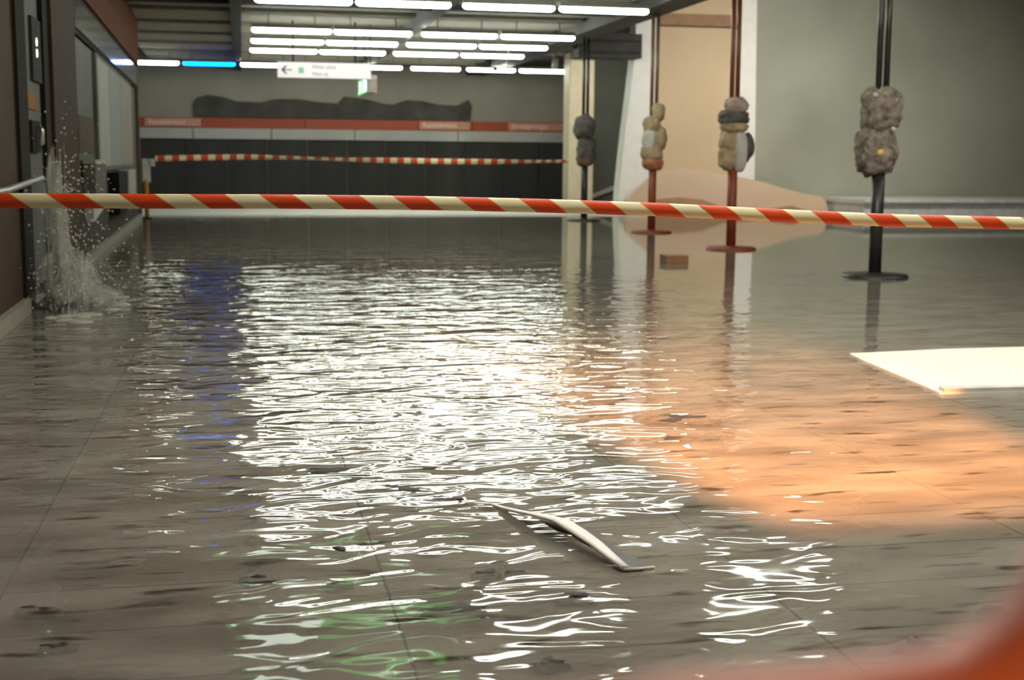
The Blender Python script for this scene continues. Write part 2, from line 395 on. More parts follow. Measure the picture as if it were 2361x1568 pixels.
rib = MB().box(0.0, 0.02, 0.02, 0.58, 0.13, 0.98).mesh('wainscot_panel', mat('wainscot', (68, 66, 60), 0.8, spec=0.12, var=0.1))
for k in range(21):
    o = bpy.data.objects.new('wainscot_panel', rib); C.objects.link(o); o.parent = wl; o.location = (0, 15.95 + k * 0.6, 0)
MB().box(-0.30, 0.06, 15.9, 28.5, 2.78, 3.18).build('sign_band', mat('sign_band', (120, 120, 114), 0.10, var=0.06), wl)
MB().box(-0.30, 0.04, 15.9, 28.5, 2.72, 2.78).build('band_shadow_gap', m_dk, wl)
MB().box(-0.30, 0.10, 15.9, 28.5, 3.18, 4.2).build('orange_brown_fascia', mat('orange_brown', (104, 58, 30), 0.85, spec=0.08, var=0.12), wl)
MB().box(-0.30, 0.06, 28.5, 29.0, -0.02, 4.2).build('end_post', mat('end_post', (88, 70, 52), 0.8, spec=0.12), wl)
sk = MB().box(0.0, 0.06, 0.6, 11.3, -0.02, 0.14).build('baseboard_left', m_skirt); lb(sk); tag(sk, 'pale skirting under the near brown panel', kind='structure')
sk2 = MB().box(0.0, 0.08, 15.9, 28.6, -0.02, 0.13).build('baseboard_left.001', m_skirt); lb(sk2); tag(sk2, 'long pale skirting under the grey wall panels', kind='structure')
MB().box(-3.2, -0.3, 28.6, 29.0, -0.02, 4.4).build('corner_return', m_gpanel, wl)

# lift door panel with indicators, label and handle
lp = empty('control_column', tuple(LLOC + DIRV * 12.5), A1); tag(lp, 'steel control column with two lit indicators and yellow label', 'control panel')
MB().box(-0.10, -0.02, -0.55, 0.60, 0.15, 3.4).build('column', mat('column_steel', (84, 83, 80), 0.7, metal=0.0, spec=0.15, var=0.1, stretch=(1, 1, 0.2)), lp)
m_ind = mat('indicator', (255, 250, 230), 0.4, emit=(255, 244, 220), strength=2.2)
for z in (2.34, 2.24):
    MB().lathe([(0.0, 0.0), (0.045, 0.0), (0.05, 0.01), (0.035, 0.03), (0.0, 0.035)], 0, 0, 16).build('indicator_lamp', m_ind, lp).matrix_local = Matrix.Translation((-0.02, 0.28, z)) @ Matrix.Rotation(math.pi/2, 4, 'Y')
MB().box(-0.02, 0.005, -0.02, 0.60, 1.98, 2.55).build('indicator_plate', mat('indicator_plate', (44, 46, 38), 0.8, spec=0.1), lp)
MB().box(-0.02, -0.005, -0.40, 0.18, 1.72, 1.86).build('yellow_label', mat('yellow_label', (150, 104, 22), 0.8, spec=0.1), lp)
MB().box(-0.02, 0.012, -0.30, 0.25, 1.34, 1.62).build('handle_recess', mat('handle_recess', (28, 26, 24), 0.85, spec=0.1), lp)
MB().tube([(0.03, 0.05, 1.38), (0.05, 0.05, 1.42), (0.05, 0.05, 1.54), (0.03, 0.05, 1.58)], 0.018, 10).build('handle', mat('handle_metal', (190, 188, 180), 0.25, metal=0.8), lp)

# poster board, leaflet boxes
pb = empty('poster_board', tuple(LLOC + DIRV * 22.5), A1); tag(pb, 'tall pale notice board on grey wall panel', 'notice board')
MB().box(0.0, 0.05, -3.9, 3.9, 1.12, 2.70).build('frame', mat('board_frame', (104, 102, 95), 0.7, spec=0.15), pb)
for k, (a, b) in enumerate([(-3.8, -1.9), (-1.85, 0.6), (0.65, 3.8)]):
    MB().box(0.05, 0.06, a, b, 1.18, 2.64).build('sheet', mat('sheet_%d' % k, [(160, 162, 155), (142, 144, 137), (150, 138, 127)][k], 0.7, spec=0.15, var=0.08, scale=3), pb)
cb = empty('wall_cabinet', tuple(LLOC + DIRV * 17.3 + Vector((0.022, 0, 0))), A1); tag(cb, 'small grey cabinet fixed beside the bronze post', 'cabinet')
MB().box(0.0, 0.14, -0.7, 0.9, 0.70, 1.22).build('body', mat('cabinet_grey', (104, 100, 93), 0.8, spec=0.12), cb)
MB().box(0.0, 0.15, -0.75, 0.95, 1.22, 1.27).build('top', mat('cabinet_top', (168, 156, 138), 0.5), cb)
MB().prism([(-0.6, 0.52), (0.8, 0.62), (0.85, 0.70), (-0.7, 0.70)], 0.0, 0.10, 'x').build('white_flap', mat('white_flap', (196, 188, 182), 0.5), cb)
pk = MB().box(0.0, 0.02, 16.3, 18.3, 1.36, 1.80).build('brown_notice', mat('brown_notice', (92, 74, 60), 0.8, spec=0.1)); lb(pk)
tag(pk, 'brownish notice sheet above the small grey cabinet', 'notice')
bn = empty('dispenser', tuple(LLOC + DIRV * 23.0 + Vector((0.022, 0, 0))), A1); tag(bn, 'pale upright dispenser below the notice board', 'dispenser')
MB().box(0.0, 0.16, -2.6, -0.6, 0.45, 1.08).build('dark_body', m_dk, bn)
MB().box(0.0, 0.18, -0.6, 1.4, 0.45, 1.10).build('pale_body', mat('dispenser_pale', (160, 158, 150), 0.6, spec=0.2), bn)
yp = empty('yellow_post', tuple(LLOC + DIRV * 28.9 + Vector((0.16, 0, 0))), 0); tag(yp, 'short worn yellow post at end of the left wall', 'post')
MB().lathe([(0.045, 0.0), (0.045, 0.80), (0.03, 0.84)], 0, 0, 12).build('shaft', mat('yellow_paint', (178, 124, 44), 0.6, var=0.25, scale=14), yp)
MB().lathe([(0.09, 0.0), (0.09, 0.03), (0.05, 0.05)], 0, 0, 16).build('foot', m_dk, yp)
hr = empty('handrail', tuple(LLOC + DIRV * 10.2), A1); tag(hr, 'grey metal handrail on the near brown panel', 'handrail')
MB().tube([(0.07, -6.0, 1.02), (0.07, 0.0, 1.055), (0.07, 2.0, 1.115)], 0.028, 12).build('rail', mat('rail_metal', (130, 130, 127), 0.45, metal=0.3), hr)
for y in (-4.0, -1.0, 1.0):
    MB().tube([(0.0, y, 0.99), (0.06, y, 0.99), (0.07, y, 1.04)], 0.014, 8).build('bracket', MATS['rail_metal'], hr)

# ------------------------------------------------------------------ fluorescent lights
m_tube = mat('tube_glow', (255, 255, 250), 0.4, var=0.0, emit=(248, 255, 240), strength=TUBE)
m_blue = mat('blue_tube_glow', (30, 90, 255), 0.4, var=0.0, emit=(0, 105, 255), strength=11.0)
m_house = mat('light_housing', (120, 118, 110), 0.5)
def capsule(L):
    n = 12; prof = [(-L/2, 0.012), (-L/2 + 0.02, 0.038), (-L/2 + 0.06, 0.054), (L/2 - 0.06, 0.054), (L/2 - 0.02, 0.038), (L/2, 0.012)]
    return MB().tube([(x, 0, 0) for x, _ in prof], [r for _, r in prof], n)
tube_me = capsule(1.54).mesh('tube', m_tube)
near_me = capsule(1.54).mesh('tube', mat('near_tube_glow', (255, 255, 250), 0.4, var=0.0, emit=(255, 250, 236), strength=TUBE * 1.75))  # stronger glow for unseen tubes, boosting the floor light
house_me = MB().box(-0.77, 0.77, -0.07, 0.07, 0.03, 0.11).mesh('housing', m_house)
stem_me = MB().box(-0.01, 0.01, -0.01, 0.01, 0.10, 0.41).mesh('hanger', m_house)
far_me = capsule(1.38).mesh('tube', m_tube); farb_me = capsule(1.38).mesh('tube', m_blue)
fhouse_me = MB().box(-0.69, 0.69, -0.07, 0.07, 0.03, 0.10).mesh('housing', m_house)
ORD = ['leftmost', 'second from left', 'third from left', 'rightmost']
def light(x, y, z, label, group, blue=False, far=False, bright=False):
    e = empty('fluorescent_light', (x, y, z)); tag(e, label, 'ceiling light', group)
    tm = (farb_me if blue else far_me) if far else (near_me if y < 9 or bright else tube_me)
    for nm, me, dx in (('tube', tm, 0), ('housing', fhouse_me if far else house_me, 0), ('hanger', stem_me, -0.45), ('hanger', stem_me, 0.45)):
        o = bpy.data.objects.new(nm, me); C.objects.link(o); o.parent = e; o.location = (dx, 0, 0)
    return e
XS = [1.02, 2.62, 4.36, 5.98]
ROWS = [(21.5, 'topmost visible row'), (26.5, 'second row from the top'), (28.95, 'third row from the top'), (31.45, 'fourth row from the top'),
        (19.0, 'row mirrored low in the water'), (8.5, 'row over the near floor'), (4.2, 'row above the barrier tape'),
        (6.4, 'unseen row added between tape and poles')]  # last row added unseen to brighten the near floor
for (y, nm) in ROWS:
    for k, x in enumerate(XS):
        light(x, y, 3.8, 'white fluorescent tube, %s in the %s' % (ORD[k], nm), 'ceiling fluorescent tubes')
for k, (x, y) in enumerate(((3.2, 13.0), (6.0, 13.9))):
    light(x, y, 3.8, 'lone white fluorescent tube before the poles, %s one' % ('left', 'right')[k], 'ceiling fluorescent tubes')
for (y, nm) in ((8.0, 'near'), (12.5, 'farther')):  # unseen tubes added to brighten the right floor and poles
    for k in range(4):
        light(8.8 + 1.6 * k, y, 5.6, 'added white fluorescent tube under the high ceiling, %s in the %s row' % (ORD[k], nm), 'added high ceiling tubes', bright=True)
FAR = [(-2.28, 0, 'white fluorescent tube of the far row, half hidden by left wall'), (-0.80, 1, 'bright blue fluorescent tube in the far row'),
       (0.72, 0, 'white fluorescent tube of the far row left of the white sign'), (2.20, 0, 'white fluorescent tube of the far row behind the white sign'),
       (3.72, 0, 'white fluorescent tube of the far row just right of the sign'), (5.35, 0, 'white fluorescent tube of the far row left of the security camera'),
       (6.92, 0, 'white fluorescent tube of the far row beside the security camera'), (8.42, 0, 'white fluorescent tube, rightmost of the far row')]
for x, b, lab in FAR:
    light(x, 36.6, 3.82, lab, 'far fluorescent row', bool(b), True)

# ------------------------------------------------------------------ signs
sg = empty('hanging_sign', (1.71, 27.5, 2.94)); tag(sg, 'glowing white direction sign with a black left arrow', 'sign')
MB().box(-0.96, 0.96, 0.0, 0.16, 0.0, 0.33).build('casing', mat('sign_casing', (170, 165, 160), 0.5), sg, bevel=0.02)
MB().box(-0.95, 0.95, -0.012, 0.0, 0.01, 0.32).build('lit_face', mat('sign_face', (150, 147, 146), 0.6, var=0, emit=(255, 250, 250), strength=0.42), sg)
m_blk = mat('sign_black', (40, 42, 38), 0.6, var=0); m_grytxt = mat('sign_grey_text', (84, 83, 82), 0.6, var=0, emit=(190, 186, 186), strength=0.12)
MB().prism([(-0.88, 0.165), (-0.80, 0.245), (-0.755, 0.245), (-0.82, 0.175), (-0.66, 0.175), (-0.66, 0.155), (-0.82, 0.155), (-0.755, 0.085), (-0.80, 0.085)], -0.018, -0.0125).build('arrow', m_blk, sg)
MB().box(-0.53, -0.42, -0.018, -0.0125, 0.10, 0.22).build('pictogram', mat('sign_pale_green', (100, 136, 116), 0.6, var=0, emit=(150, 215, 180), strength=0.3), sg)
lettering('lettering', 'Hissi ulos', 0.125, (-0.25, -0.0128, 0.20), (math.pi/2, 0, 0), m_grytxt, sg)
lettering('lettering', 'Hiss ut', 0.115, (-0.25, -0.0128, 0.06), (math.pi/2, 0, 0), m_grytxt, sg)
for x in (-0.63, 0.64):
    MB().tube([(x, 0.08, 0.33), (x, 0.08, 1.28)], 0.018, 8).build('hanger_rod', m_beam, sg)

ex = empty('exit_sign', (2.66, 28.2, 2.66)); tag(ex, 'small green and white exit sign hanging below the white sign', 'sign')
MB().box(0.0, 0.20, 0.0, 2.2, 0.06, 0.42).build('casing', mat('exit_casing', (176, 160, 154), 0.5), ex)
m_green = mat('exit_green', (40, 150, 60), 0.5, var=0, emit=(40, 160, 70), strength=0.9)
m_exw = mat('exit_white', (240, 250, 245), 0.5, var=0, emit=(235, 250, 242), strength=1.0)
MB().box(-0.012, 0.0, 0.02, 2.18, 0.07, 0.41).build('lit_face', m_green, ex)
MB().box(-0.02, -0.0125, 0.12, 0.86, 0.09, 0.39).build('white_panel', m_exw, ex)
fig = MB().prism([(1.25, 0.10), (1.45, 0.22), (1.40, 0.30), (1.28, 0.25), (1.24, 0.28), (1.45, 0.36), (1.7, 0.36), (1.85, 0.26), (1.78, 0.24), (1.66, 0.31), (1.62, 0.24), (1.8, 0.18), (2.0, 0.12), (1.95, 0.09), (1.68, 0.16), (1.5, 0.18), (1.36, 0.09)], -0.02, -0.0125, 'x')
fig.build('running_figure', m_exw, ex)
MB().tube([(0.10, 0.4, 0.42), (0.10, 0.4, 1.56)], 0.015, 8).build('hanger_rod', m_beam, ex)
MB().tube([(0.10, 1.8, 0.42), (0.10, 1.8, 1.56)], 0.015, 8).build('hanger_rod', m_beam, ex)
# green exit sign over the near floor (seen in the water as green streaks)
e2 = empty('exit_sign', (0.85, 10.7, 2.78)); tag(e2, 'green exit sign over the near floor, mirrored as green streaks in the water', 'sign')
MB().box(-1.0, 1.0, 0.0, 0.14, 0.0, 0.40).build('casing', MATS['exit_casing'], e2)
MB().box(-0.98, 0.98, -0.012, 0.0, 0.01, 0.39).build('lit_face', mat('exit_green_bright', (40, 150, 60), 0.5, var=0, emit=(60, 150, 60), strength=2.2), e2)
MB().box(-0.9, -0.3, -0.02, -0.0125, 0.05, 0.35).build('white_panel', mat('exit_white_bright', (240, 250, 245), 0.5, var=0, emit=(235, 250, 242), strength=3.0), e2)
MB().prism([(0.1, 0.18), (0.5, 0.18), (0.5, 0.08), (0.8, 0.20), (0.5, 0.32), (0.5, 0.23), (0.1, 0.23)], -0.02, -0.0125).build('arrow', MATS['exit_white_bright'], e2)
for x in (-0.7, 0.7):
    MB().tube([(x, 0.07, 0.40), (x, 0.07, 1.44)], 0.015, 8).build('hanger_rod', m_beam, e2)

# security camera and a small ceiling stub
sc = empty('security_camera', (5.95, 30.0, 3.45)); tag(sc, 'small white security camera hanging beyond the light rows', 'camera')
m_cctv = mat('cctv_white', (214, 206, 200), 0.4)
MB().box(-0.16, 0.10, -0.06, 0.06, -0.04, 0.05).build('body', m_cctv, sc, bevel=0.015).rotation_euler = (0, -0.35, 0)
MB().tube([(-0.16, 0, -0.06), (-0.22, 0, -0.085)], 0.04, 12).build('lens_hood', m_dk, sc)
MB().tube([(0.04, 0, 0.02), (0.12, 0, 0.16), (0.12, 0, 0.65)], 0.022, 8).build('bracket', m_cctv, sc)
MB().box(0.04, 0.20, -0.06, 0.06, 0.63, 0.66).build('base_plate', m_cctv, sc)
sb = empty('ceiling_fixture', (8.62, 36.0, 3.88)); tag(sb, 'short white upright fixture above the rightmost far tube', 'fixture')
MB().lathe([(0.07, 0.0), (0.09, 0.02), (0.09, 0.26), (0.05, 0.30), (0.05, 0.60)], 0, 0, 14).build('body', m_cctv, sb)
MB().lathe([(0.11, -0.02), (0.11, 0.02)], 0, 0, 14).build('collar', m_house, sb)

# bodies of the added fill spots
for k, (l, t) in enumerate(WALL_FILL):
    e = empty('fill_spotlight', l); tag(e, ('added grey fill spotlight, left of three aimed at the sage wall', 'added grey fill spotlight, middle of three aimed at the sage wall', 'added grey fill spotlight, right of three aimed at the sage wall', 'added grey fill spotlight aimed at the narrow beige pillar')[k], 'fill_spotlight', 'added fill spotlights')
    q = (Vector(t) - Vector(l)).to_track_quat('-Z', 'Y').to_euler()
    o = MB().lathe([(0.16, 0.02), (0.17, 0.04), (0.17, 0.30), (0.12, 0.34)], 0, 0, 16).build('can', m_house, e); o.rotation_euler = q
    MB().tube([(0, 0, 0.25), (0, 0, 0.40)], 0.02, 8).build('stem', m_house, e)

# ------------------------------------------------------------------ barrier tapes
def tape(name, path, width, period, phase, material, bulge, twist=None, thick=0.004):
    v, f, uv = [], [], []; n = 8
    s = 0.0; P = [Vector(p) for p in path]; K = 2 * (n + 1)
    for k, p in enumerate(P):
        if k: s += (P[k] - P[k-1]).length
        a = twist(k / (len(P) - 1)) if twist else 0.0
        for side in (0, 1):
            for j in range(n + 1):
                t = j / n
                zz = (0.5 - t) * width
                yy = -bulge * math.sin(math.pi * t) if side == 0 else thick
                v.append((p.x, p.y + yy * math.cos(a) - zz * math.sin(a), p.z + zz * math.cos(a) + yy * math.sin(a)))
                uv.append((s / period + phase, t))
    for k in range(len(P) - 1):
        a, b = k * K, (k + 1) * K
        for j in range(n):
            f.append((a + j, b + j, b + j + 1, a + j + 1))
            f.append((a + n + 1 + j, a + n + 2 + j, b + n + 2 + j, b + n + 1 + j))
        f.append((a, a + n + 1, b + n + 1, b)); f.append((a + n, b + n, b + K - 1, a + K - 1))
    me = bpy.data.meshes.new(name); me.from_pydata(v, [], f)
    lay = me.uv_layers.new(name='UVMap')
    for lp_ in me.loops: lay.data[lp_.index].uv = uv[lp_.vertex_index]
    for p in me.polygons: p.use_smooth = True
    me.materials.append(material)
    o = bpy.data.objects.new(name, me); C.objects.link(o); return o

ctrl = [(-1.63, 4.83, 1.15), (-0.978, 4.872, 1.147), (-0.336, 4.901, 1.144), (0.152, 4.923, 1.143), (0.648, 4.945, 1.138), (1.144, 4.966, 1.127), (1.656, 4.987, 1.110),
        (2.145, 5.006, 1.086), (2.637, 5.026, 1.065), (3.11, 5.046, 1.054), (3.505, 5.063, 1.045), (5.19, 5.12, 1.03)]
def dense(ctrl, step=0.03):
    out = []; 
    for a, b in zip(ctrl, ctrl[1:]):
        n = max(1, int((Vector(b) - Vector(a)).length / step))
        out += [tuple(Vector(a).lerp(Vector(b), k / n)) for k in range(n)]
    return out + [ctrl[-1]]
dp = dense(ctrl)
for _ in range(12):
    dp = [dp[0]] + [tuple((Vector(dp[k-1]) + Vector(dp[k]) * 2 + Vector(dp[k+1])) / 4) for k in range(1, len(dp)-1)] + [dp[-1]]
m_tape = tape_mat('barrier_tape', (230, 74, 20), (244, 234, 190), -0.30)
# first red stripe centre at x = -0.336 (1.295 m of tape from its left end)
tp = tape('barrier_tape', dp, 0.053, 0.2475, 0.5 - 1.296 / 0.2475 + 6 + 0.15, m_tape, 0.012)
tag(tp, 'red and white striped barrier tape stretched across the whole foreground', 'barrier tape')
bpst = empty('barrier_post', (5.22, 5.13, 0)); tag(bpst, 'steel barrier post holding right end of the near tape', 'post')
MB().lathe([(0.025, 0.02), (0.025, 1.12), (0.012, 1.14)], 0, 0, 12).build('shaft', m_steel, bpst)
MB().lathe([(0.16, 0.0), (0.16, 0.02), (0.03, 0.05)], 0, 0, 20).build('foot', m_dk, bpst)

fctrl = [(-1.82, 29.3, 1.285), (-1.2, 29.3, 1.305), (0.03, 29.3, 1.333), (1.0, 29.3, 1.325), (1.91, 29.3, 1.301), (2.9, 29.3, 1.285), (3.75, 29.3, 1.276), (4.6, 29.3, 1.270), (5.3, 29.3, 1.268), (6.4, 29.0, 1.28), (7.05, 28.0, 1.295)]
fp = dense(fctrl, 0.05)
ft = tape('barrier_tape', fp, 0.12, 0.305, 0.1, tape_mat('far_barrier_tape', (206, 70, 28), (232, 222, 190), 0.0), 0.01,
          twist=lambda t: 0.55 + 0.55 * math.sin(2 * math.pi * (t * 1.75 + 0.62)))
tag(ft, 'thin red and white barrier tape hung across the far passage end', 'barrier tape')
fpost = empty('tape_bracket', (-2.03, 29.3, 0)); tag(fpost, 'short white bracket holding left end of the far tape', 'bracket')
MB().box(-0.06, 0.10, -0.05, 0.05, 0.78, 1.28).build('plate', mat('bracket_white', (190, 188, 182), 0.4), fpost)
MB().box(0.08, 0.20, -0.05, 0.05, 1.12, 1.28).build('clip', MATS['bracket_white'], fpost)
MB().tube([(0.0, 0, 0.0), (0.0, 0, 0.8)], 0.03, 10).build('stand', m_dk, fpost)

# ------------------------------------------------------------------ pole sculptures
def stone(center, rad, seed, material, parent, amp=0.16, freq=3.2, square=3.0, name='stone', sub=4):
    bm = bmesh.new(); bmesh.ops.create_icosphere(bm, subdivisions=sub, radius=1.0)
    off = Vector((seed * 7.3, seed * 3.1, seed * 5.7))
    for v in bm.verts:
        d = v.co.normalized()
        k = (abs(d.x) ** square + abs(d.y) ** square + abs(d.z) ** square) ** (-1.0 / square)
        n = noise.noise(d * 1.4 + off) * amp * 1.2 + noise.noise(d * freq * 1.7 + off) * amp * 0.6 + noise.noise(d * freq * 4 + off) * amp * 0.28
        c = d * k * (1 + n)
        v.co = Vector((c.x * rad[0], c.y * rad[1], c.z * rad[2])) + Vector(center)
    me = bpy.data.meshes.new(name); bm.to_mesh(me); bm.free()
    for p in me.polygons: p.use_smooth = True
    me.materials.append(material)
    o = bpy.data.objects.new(name, me); C.objects.link(o); o.parent = parent; return o

m_char = mat('charcoal_steel', (52, 52, 50), 0.35, metal=0.3)
m_redtint = mat('red_tinted_steel', (134, 62, 38), 0.5, var=0.2, scale=5)  # orange window reflection painted into the pole colour
m_rock = mat('mottled_rock', (128, 118, 106), 0.9, var=0.55, scale=11, bump=0.8)
m_rockd = mat('dark_rock_stone', (92, 88, 82), 0.9, var=0.35, scale=9, bump=0.6)
m_tan = mat('tan_rock', (172, 150, 118), 0.9, var=0.25, scale=7, bump=0.5)
m_pale = mat('pale_rock', (196, 190, 180), 0.9, var=0.15, scale=6, bump=0.4)
m_pink = mat('reddish_rock', (176, 112, 78), 0.9, var=0.25, scale=7, bump=0.4)
def pole(x, y, top, zl, zh, low, upm, label, lean=0.0, rods=0.045):
    e = empty('sculpture_pole', (x, y, 0.0)); tag(e, label, 'sculpture', 'row of stone-bearing poles')
    MB().lathe([(0.372, 0.0), (0.375, 0.028), (0.36, 0.054), (0.09, 0.052), (0.075, 0.075)], 0, 0, 40).build('base_disc', low if low is m_redtint else m_char, e)
    MB().tube([(0, 0, 0.04), (lean * 0.5, 0, (zl + 0.1))], 0.072, 16).build('lower_tube', low, e)
    for s in (-1, 1):
        MB().tube([(lean * 0.5 + s * rods, 0, zh - 0.15), (lean + s * rods, 0, top)], 0.034, 12).build('upper_rod', upm, e)
    return e
p1 = pole(7.27, 27.5, 3.90, 1.25, 2.3, m_char, m_char, 'slim charcoal pole with dark double stone, farthest of the four')
stone((-0.02, 0, 2.02), (0.215, 0.2, 0.27), 1, m_rockd, p1); stone((0.03, 0, 1.56), (0.20, 0.19, 0.26), 2, m_rockd, p1); stone((0.0, 0, 1.33), (0.18, 0.17, 0.15), 3, mat('brown_rock', (112, 88, 70), 0.9, var=0.3, scale=8, bump=0.4), p1)
p2 = pole(7.30, 22.8, 3.90, 1.2, 2.25, m_redtint, mat('brown_steel', (112, 84, 58), 0.4), 'pole in painted red reflection tint with a twisted pale tan stone, second farthest')
stone((0.07, 0, 2.19), (0.12, 0.12, 0.16), 4, m_tan, p2); stone((-0.03, 0, 1.96), (0.15, 0.15, 0.16), 5, m_tan, p2); stone((0.09, 0, 1.72), (0.15, 0.14, 0.22), 6, m_tan, p2)
stone((-0.08, -0.04, 1.70), (0.12, 0.12, 0.18), 7, m_pale, p2); stone((-0.02, 0, 1.46), (0.185, 0.17, 0.16), 8, m_tan, p2); stone((0.0, 0, 1.27), (0.175, 0.165, 0.12), 9, m_pink, p2)
p3 = pole(7.10, 18.3, 3.90, 1.2, 2.12, m_redtint, mat('russet_steel', (116, 66, 36), 0.4), 'pole in painted red reflection tint, stacked stones and reflection-shaped lumps', -0.02)
stone((0.02, 0, 2.13), (0.16, 0.15, 0.12), 10, mat('pinkish_rock', (168, 152, 138), 0.9, var=0.2, scale=8, bump=0.4), p3); stone((-0.02, 0, 1.95), (0.22, 0.19, 0.11), 11, m_rockd, p3)
stone((-0.01, 0, 1.81), (0.19, 0.18, 0.08), 12, m_tan, p3); stone((-0.09, 0, 1.62), (0.12, 0.14, 0.15), 13, m_tan, p3); stone((-0.10, 0, 1.36), (0.12, 0.14, 0.17), 14, m_tan, p3)
stone((0.07, -0.02, 1.46), (0.11, 0.14, 0.31), 15, m_pale, p3, amp=0.06); stone((0.22, 0.02, 1.53), (0.10, 0.12, 0.20), 16, m_rockd, p3, square=2.0)  # pale half and dark bulge of the reflection overlay, built as stones
p4 = pole(7.04, 13.65, 3.90, 1.22, 2.1, m_char, m_char, 'thick charcoal pole with mottled rock lumps, nearest of the four', -0.02, 0.047)
stone((-0.01, 0, 1.89), (0.195, 0.18, 0.25), 17, m_rock, p4, amp=0.20, sub=5); stone((-0.05, 0, 1.44), (0.205, 0.19, 0.27), 18, m_rock, p4, amp=0.20, sub=5)
stone((-0.10, -0.19, 1.42), (0.035, 0.03, 0.035), 19, mat('yellow_pebble', (226, 186, 110), 0.6), p4, name='yellow_pebble', sub=2)
for (dx, dz, s) in ((-0.17, 2.05, 0.026), (0.08, 2.0, 0.022), (0.06, 1.68, 0.026)):
    stone((dx, -0.16, dz), (s, s, s), 20 + dz, m_pale, p4, name='pale_pebble', sub=2)

# ------------------------------------------------------------------ things in the water
WZ = 0.022
wat = MB(); wat.v = [(-1.55, 0.6, 0), (23.98, 0.6, 0), (23.98, 29.98, 0), (-2.16, 29.98, 0)]; wat.f = [(0, 1, 2, 3)]; wat.s = [False]
wo = wat.build('flood_water', water_mat(), loc=(0, 0, WZ))
tag(wo, 'shallow rippling flood water covering the whole station floor', 'water', kind='stuff')

# bent strip of metal
bs = empty('bent_strip', (1.05, 4.2, 0.0)); tag(bs, 'bent pale metal strip lying in the water with dark inner face', 'metal strip')
path = [(0.88, 4.74, 0.012), (0.92, 4.58, 0.03), (0.96, 4.44, 0.05), (1.005, 4.33, 0.065), (1.05, 4.22, 0.075), (1.08, 4.10, 0.07), (1.11, 3.99, 0.06), (1.135, 3.89, 0.045), (1.155, 3.80, 0.035)]
def ribbon(mb, pts, wdt, nrm_z, th=0.006):
    i0 = len(mb.v)
    for k, p in enumerate(pts):
        p = Vector(p); t = (Vector(pts[min(k+1, len(pts)-1)]) - Vector(pts[max(k-1, 0)])).normalized()
        s = t.cross(Vector((0, 0, 1))).normalized(); n = s.cross(t)
        a = (s * math.cos(nrm_z) + n * math.sin(nrm_z)); b = a.cross(t)
        wk = wdt[k] if isinstance(wdt, list) else wdt
        for q in (p - a * wk/2 - b * th/2, p + a * wk/2 - b * th/2, p + a * wk/2 + b * th/2, p - a * wk/2 + b * th/2): mb.v.append(tuple(q))
    n = len(pts)
    for k in range(n - 1):
        a = i0 + 4 * k; b = a + 4
        for j in range(4): mb.f.append((a + j, a + (j+1) % 4, b + (j+1) % 4, b + j)); mb.s.append(True)
    mb.f.append((i0+3, i0+2, i0+1, i0)); e = i0 + 4 * (n - 1); mb.f.append((e, e+1, e+2, e+3)); mb.s += [False, False]
    return mb
rel = lambda P: [(x - 1.05, y - 4.2, z) for x, y, z in P]
ribbon(MB(), rel(path), [0.012, 0.026, 0.042, 0.058, 0.066, 0.062, 0.052, 0.040, 0.028], 0.12, 0.008).build('bright_edge', mat('pale_metal', (244, 236, 230), 0.5, metal=0.0, var=0.04), bs)
inner = [(x + 0.052, y + 0.01, max(0.012, z - 0.035)) for x, y, z in path[1:]]
ribbon(MB(), rel(inner), 0.05, -0.5, 0.006).build('dark_inner_face', mat('dark_inner', (46, 44, 41), 0.5), bs)
ribbon(MB(), rel([(1.150, 3.80, 0.03), (1.20, 3.802, 0.028), (1.255, 3.815, 0.026)]), 0.016, 0.3, 0.008).build('turned_end', MATS['pale_metal'], bs)
MB().prism([(1.165, 3.815), (1.25, 3.825), (1.235, 3.90), (1.19, 4.0), (1.15, 3.99)], 0.018, 0.026, 'z').build('dark_flap', MATS['dark_inner'], bs, loc=(-1.05, -4.2, 0))

# brown reflected shape, built as a small box on the wet floor
fb = empty('reflected_box', (5.44, 16.0, 0.0)); tag(fb, 'brown reflected shape built as a small box between the red-tinted poles', 'box')
MB().box(-0.15, 0.15, -0.14, 0.14, 0.0, 0.10).build('body', mat('brown_reflection', (150, 104, 66), 0.6), fb, bevel=0.008)
MB().box(-0.155, 0.155, -0.145, 0.145, 0.10, 0.115).build('lid', mat('brown_reflection_top', (166, 122, 82), 0.6), fb)
# white window reflection, built as a flat board
wb = empty('reflection_board', (4.4, 7.4, 0.0)); tag(wb, 'white window reflection built as a flat board on the floor at right', 'board')
MB().prism([(-0.47, 0.32), (-0.60, -0.86), (0.02, -0.88), (1.3, -0.80), (1.6, 0.75), (0.35, 0.72), (-0.42, 0.62)], 0.0, 0.034, 'z').build('sheet', mat('white_floor_reflection', (236, 232, 222), 0.45, var=0.04), wb)
MB().prism([(-0.57, -0.86), (0.02, -0.88), (1.3, -0.80), (1.3, -0.74), (0.02, -0.81), (-0.56, -0.78)], 0.034, 0.054, 'z').build('front_rim', mat('rim_grey', (204, 200, 192), 0.45), wb)

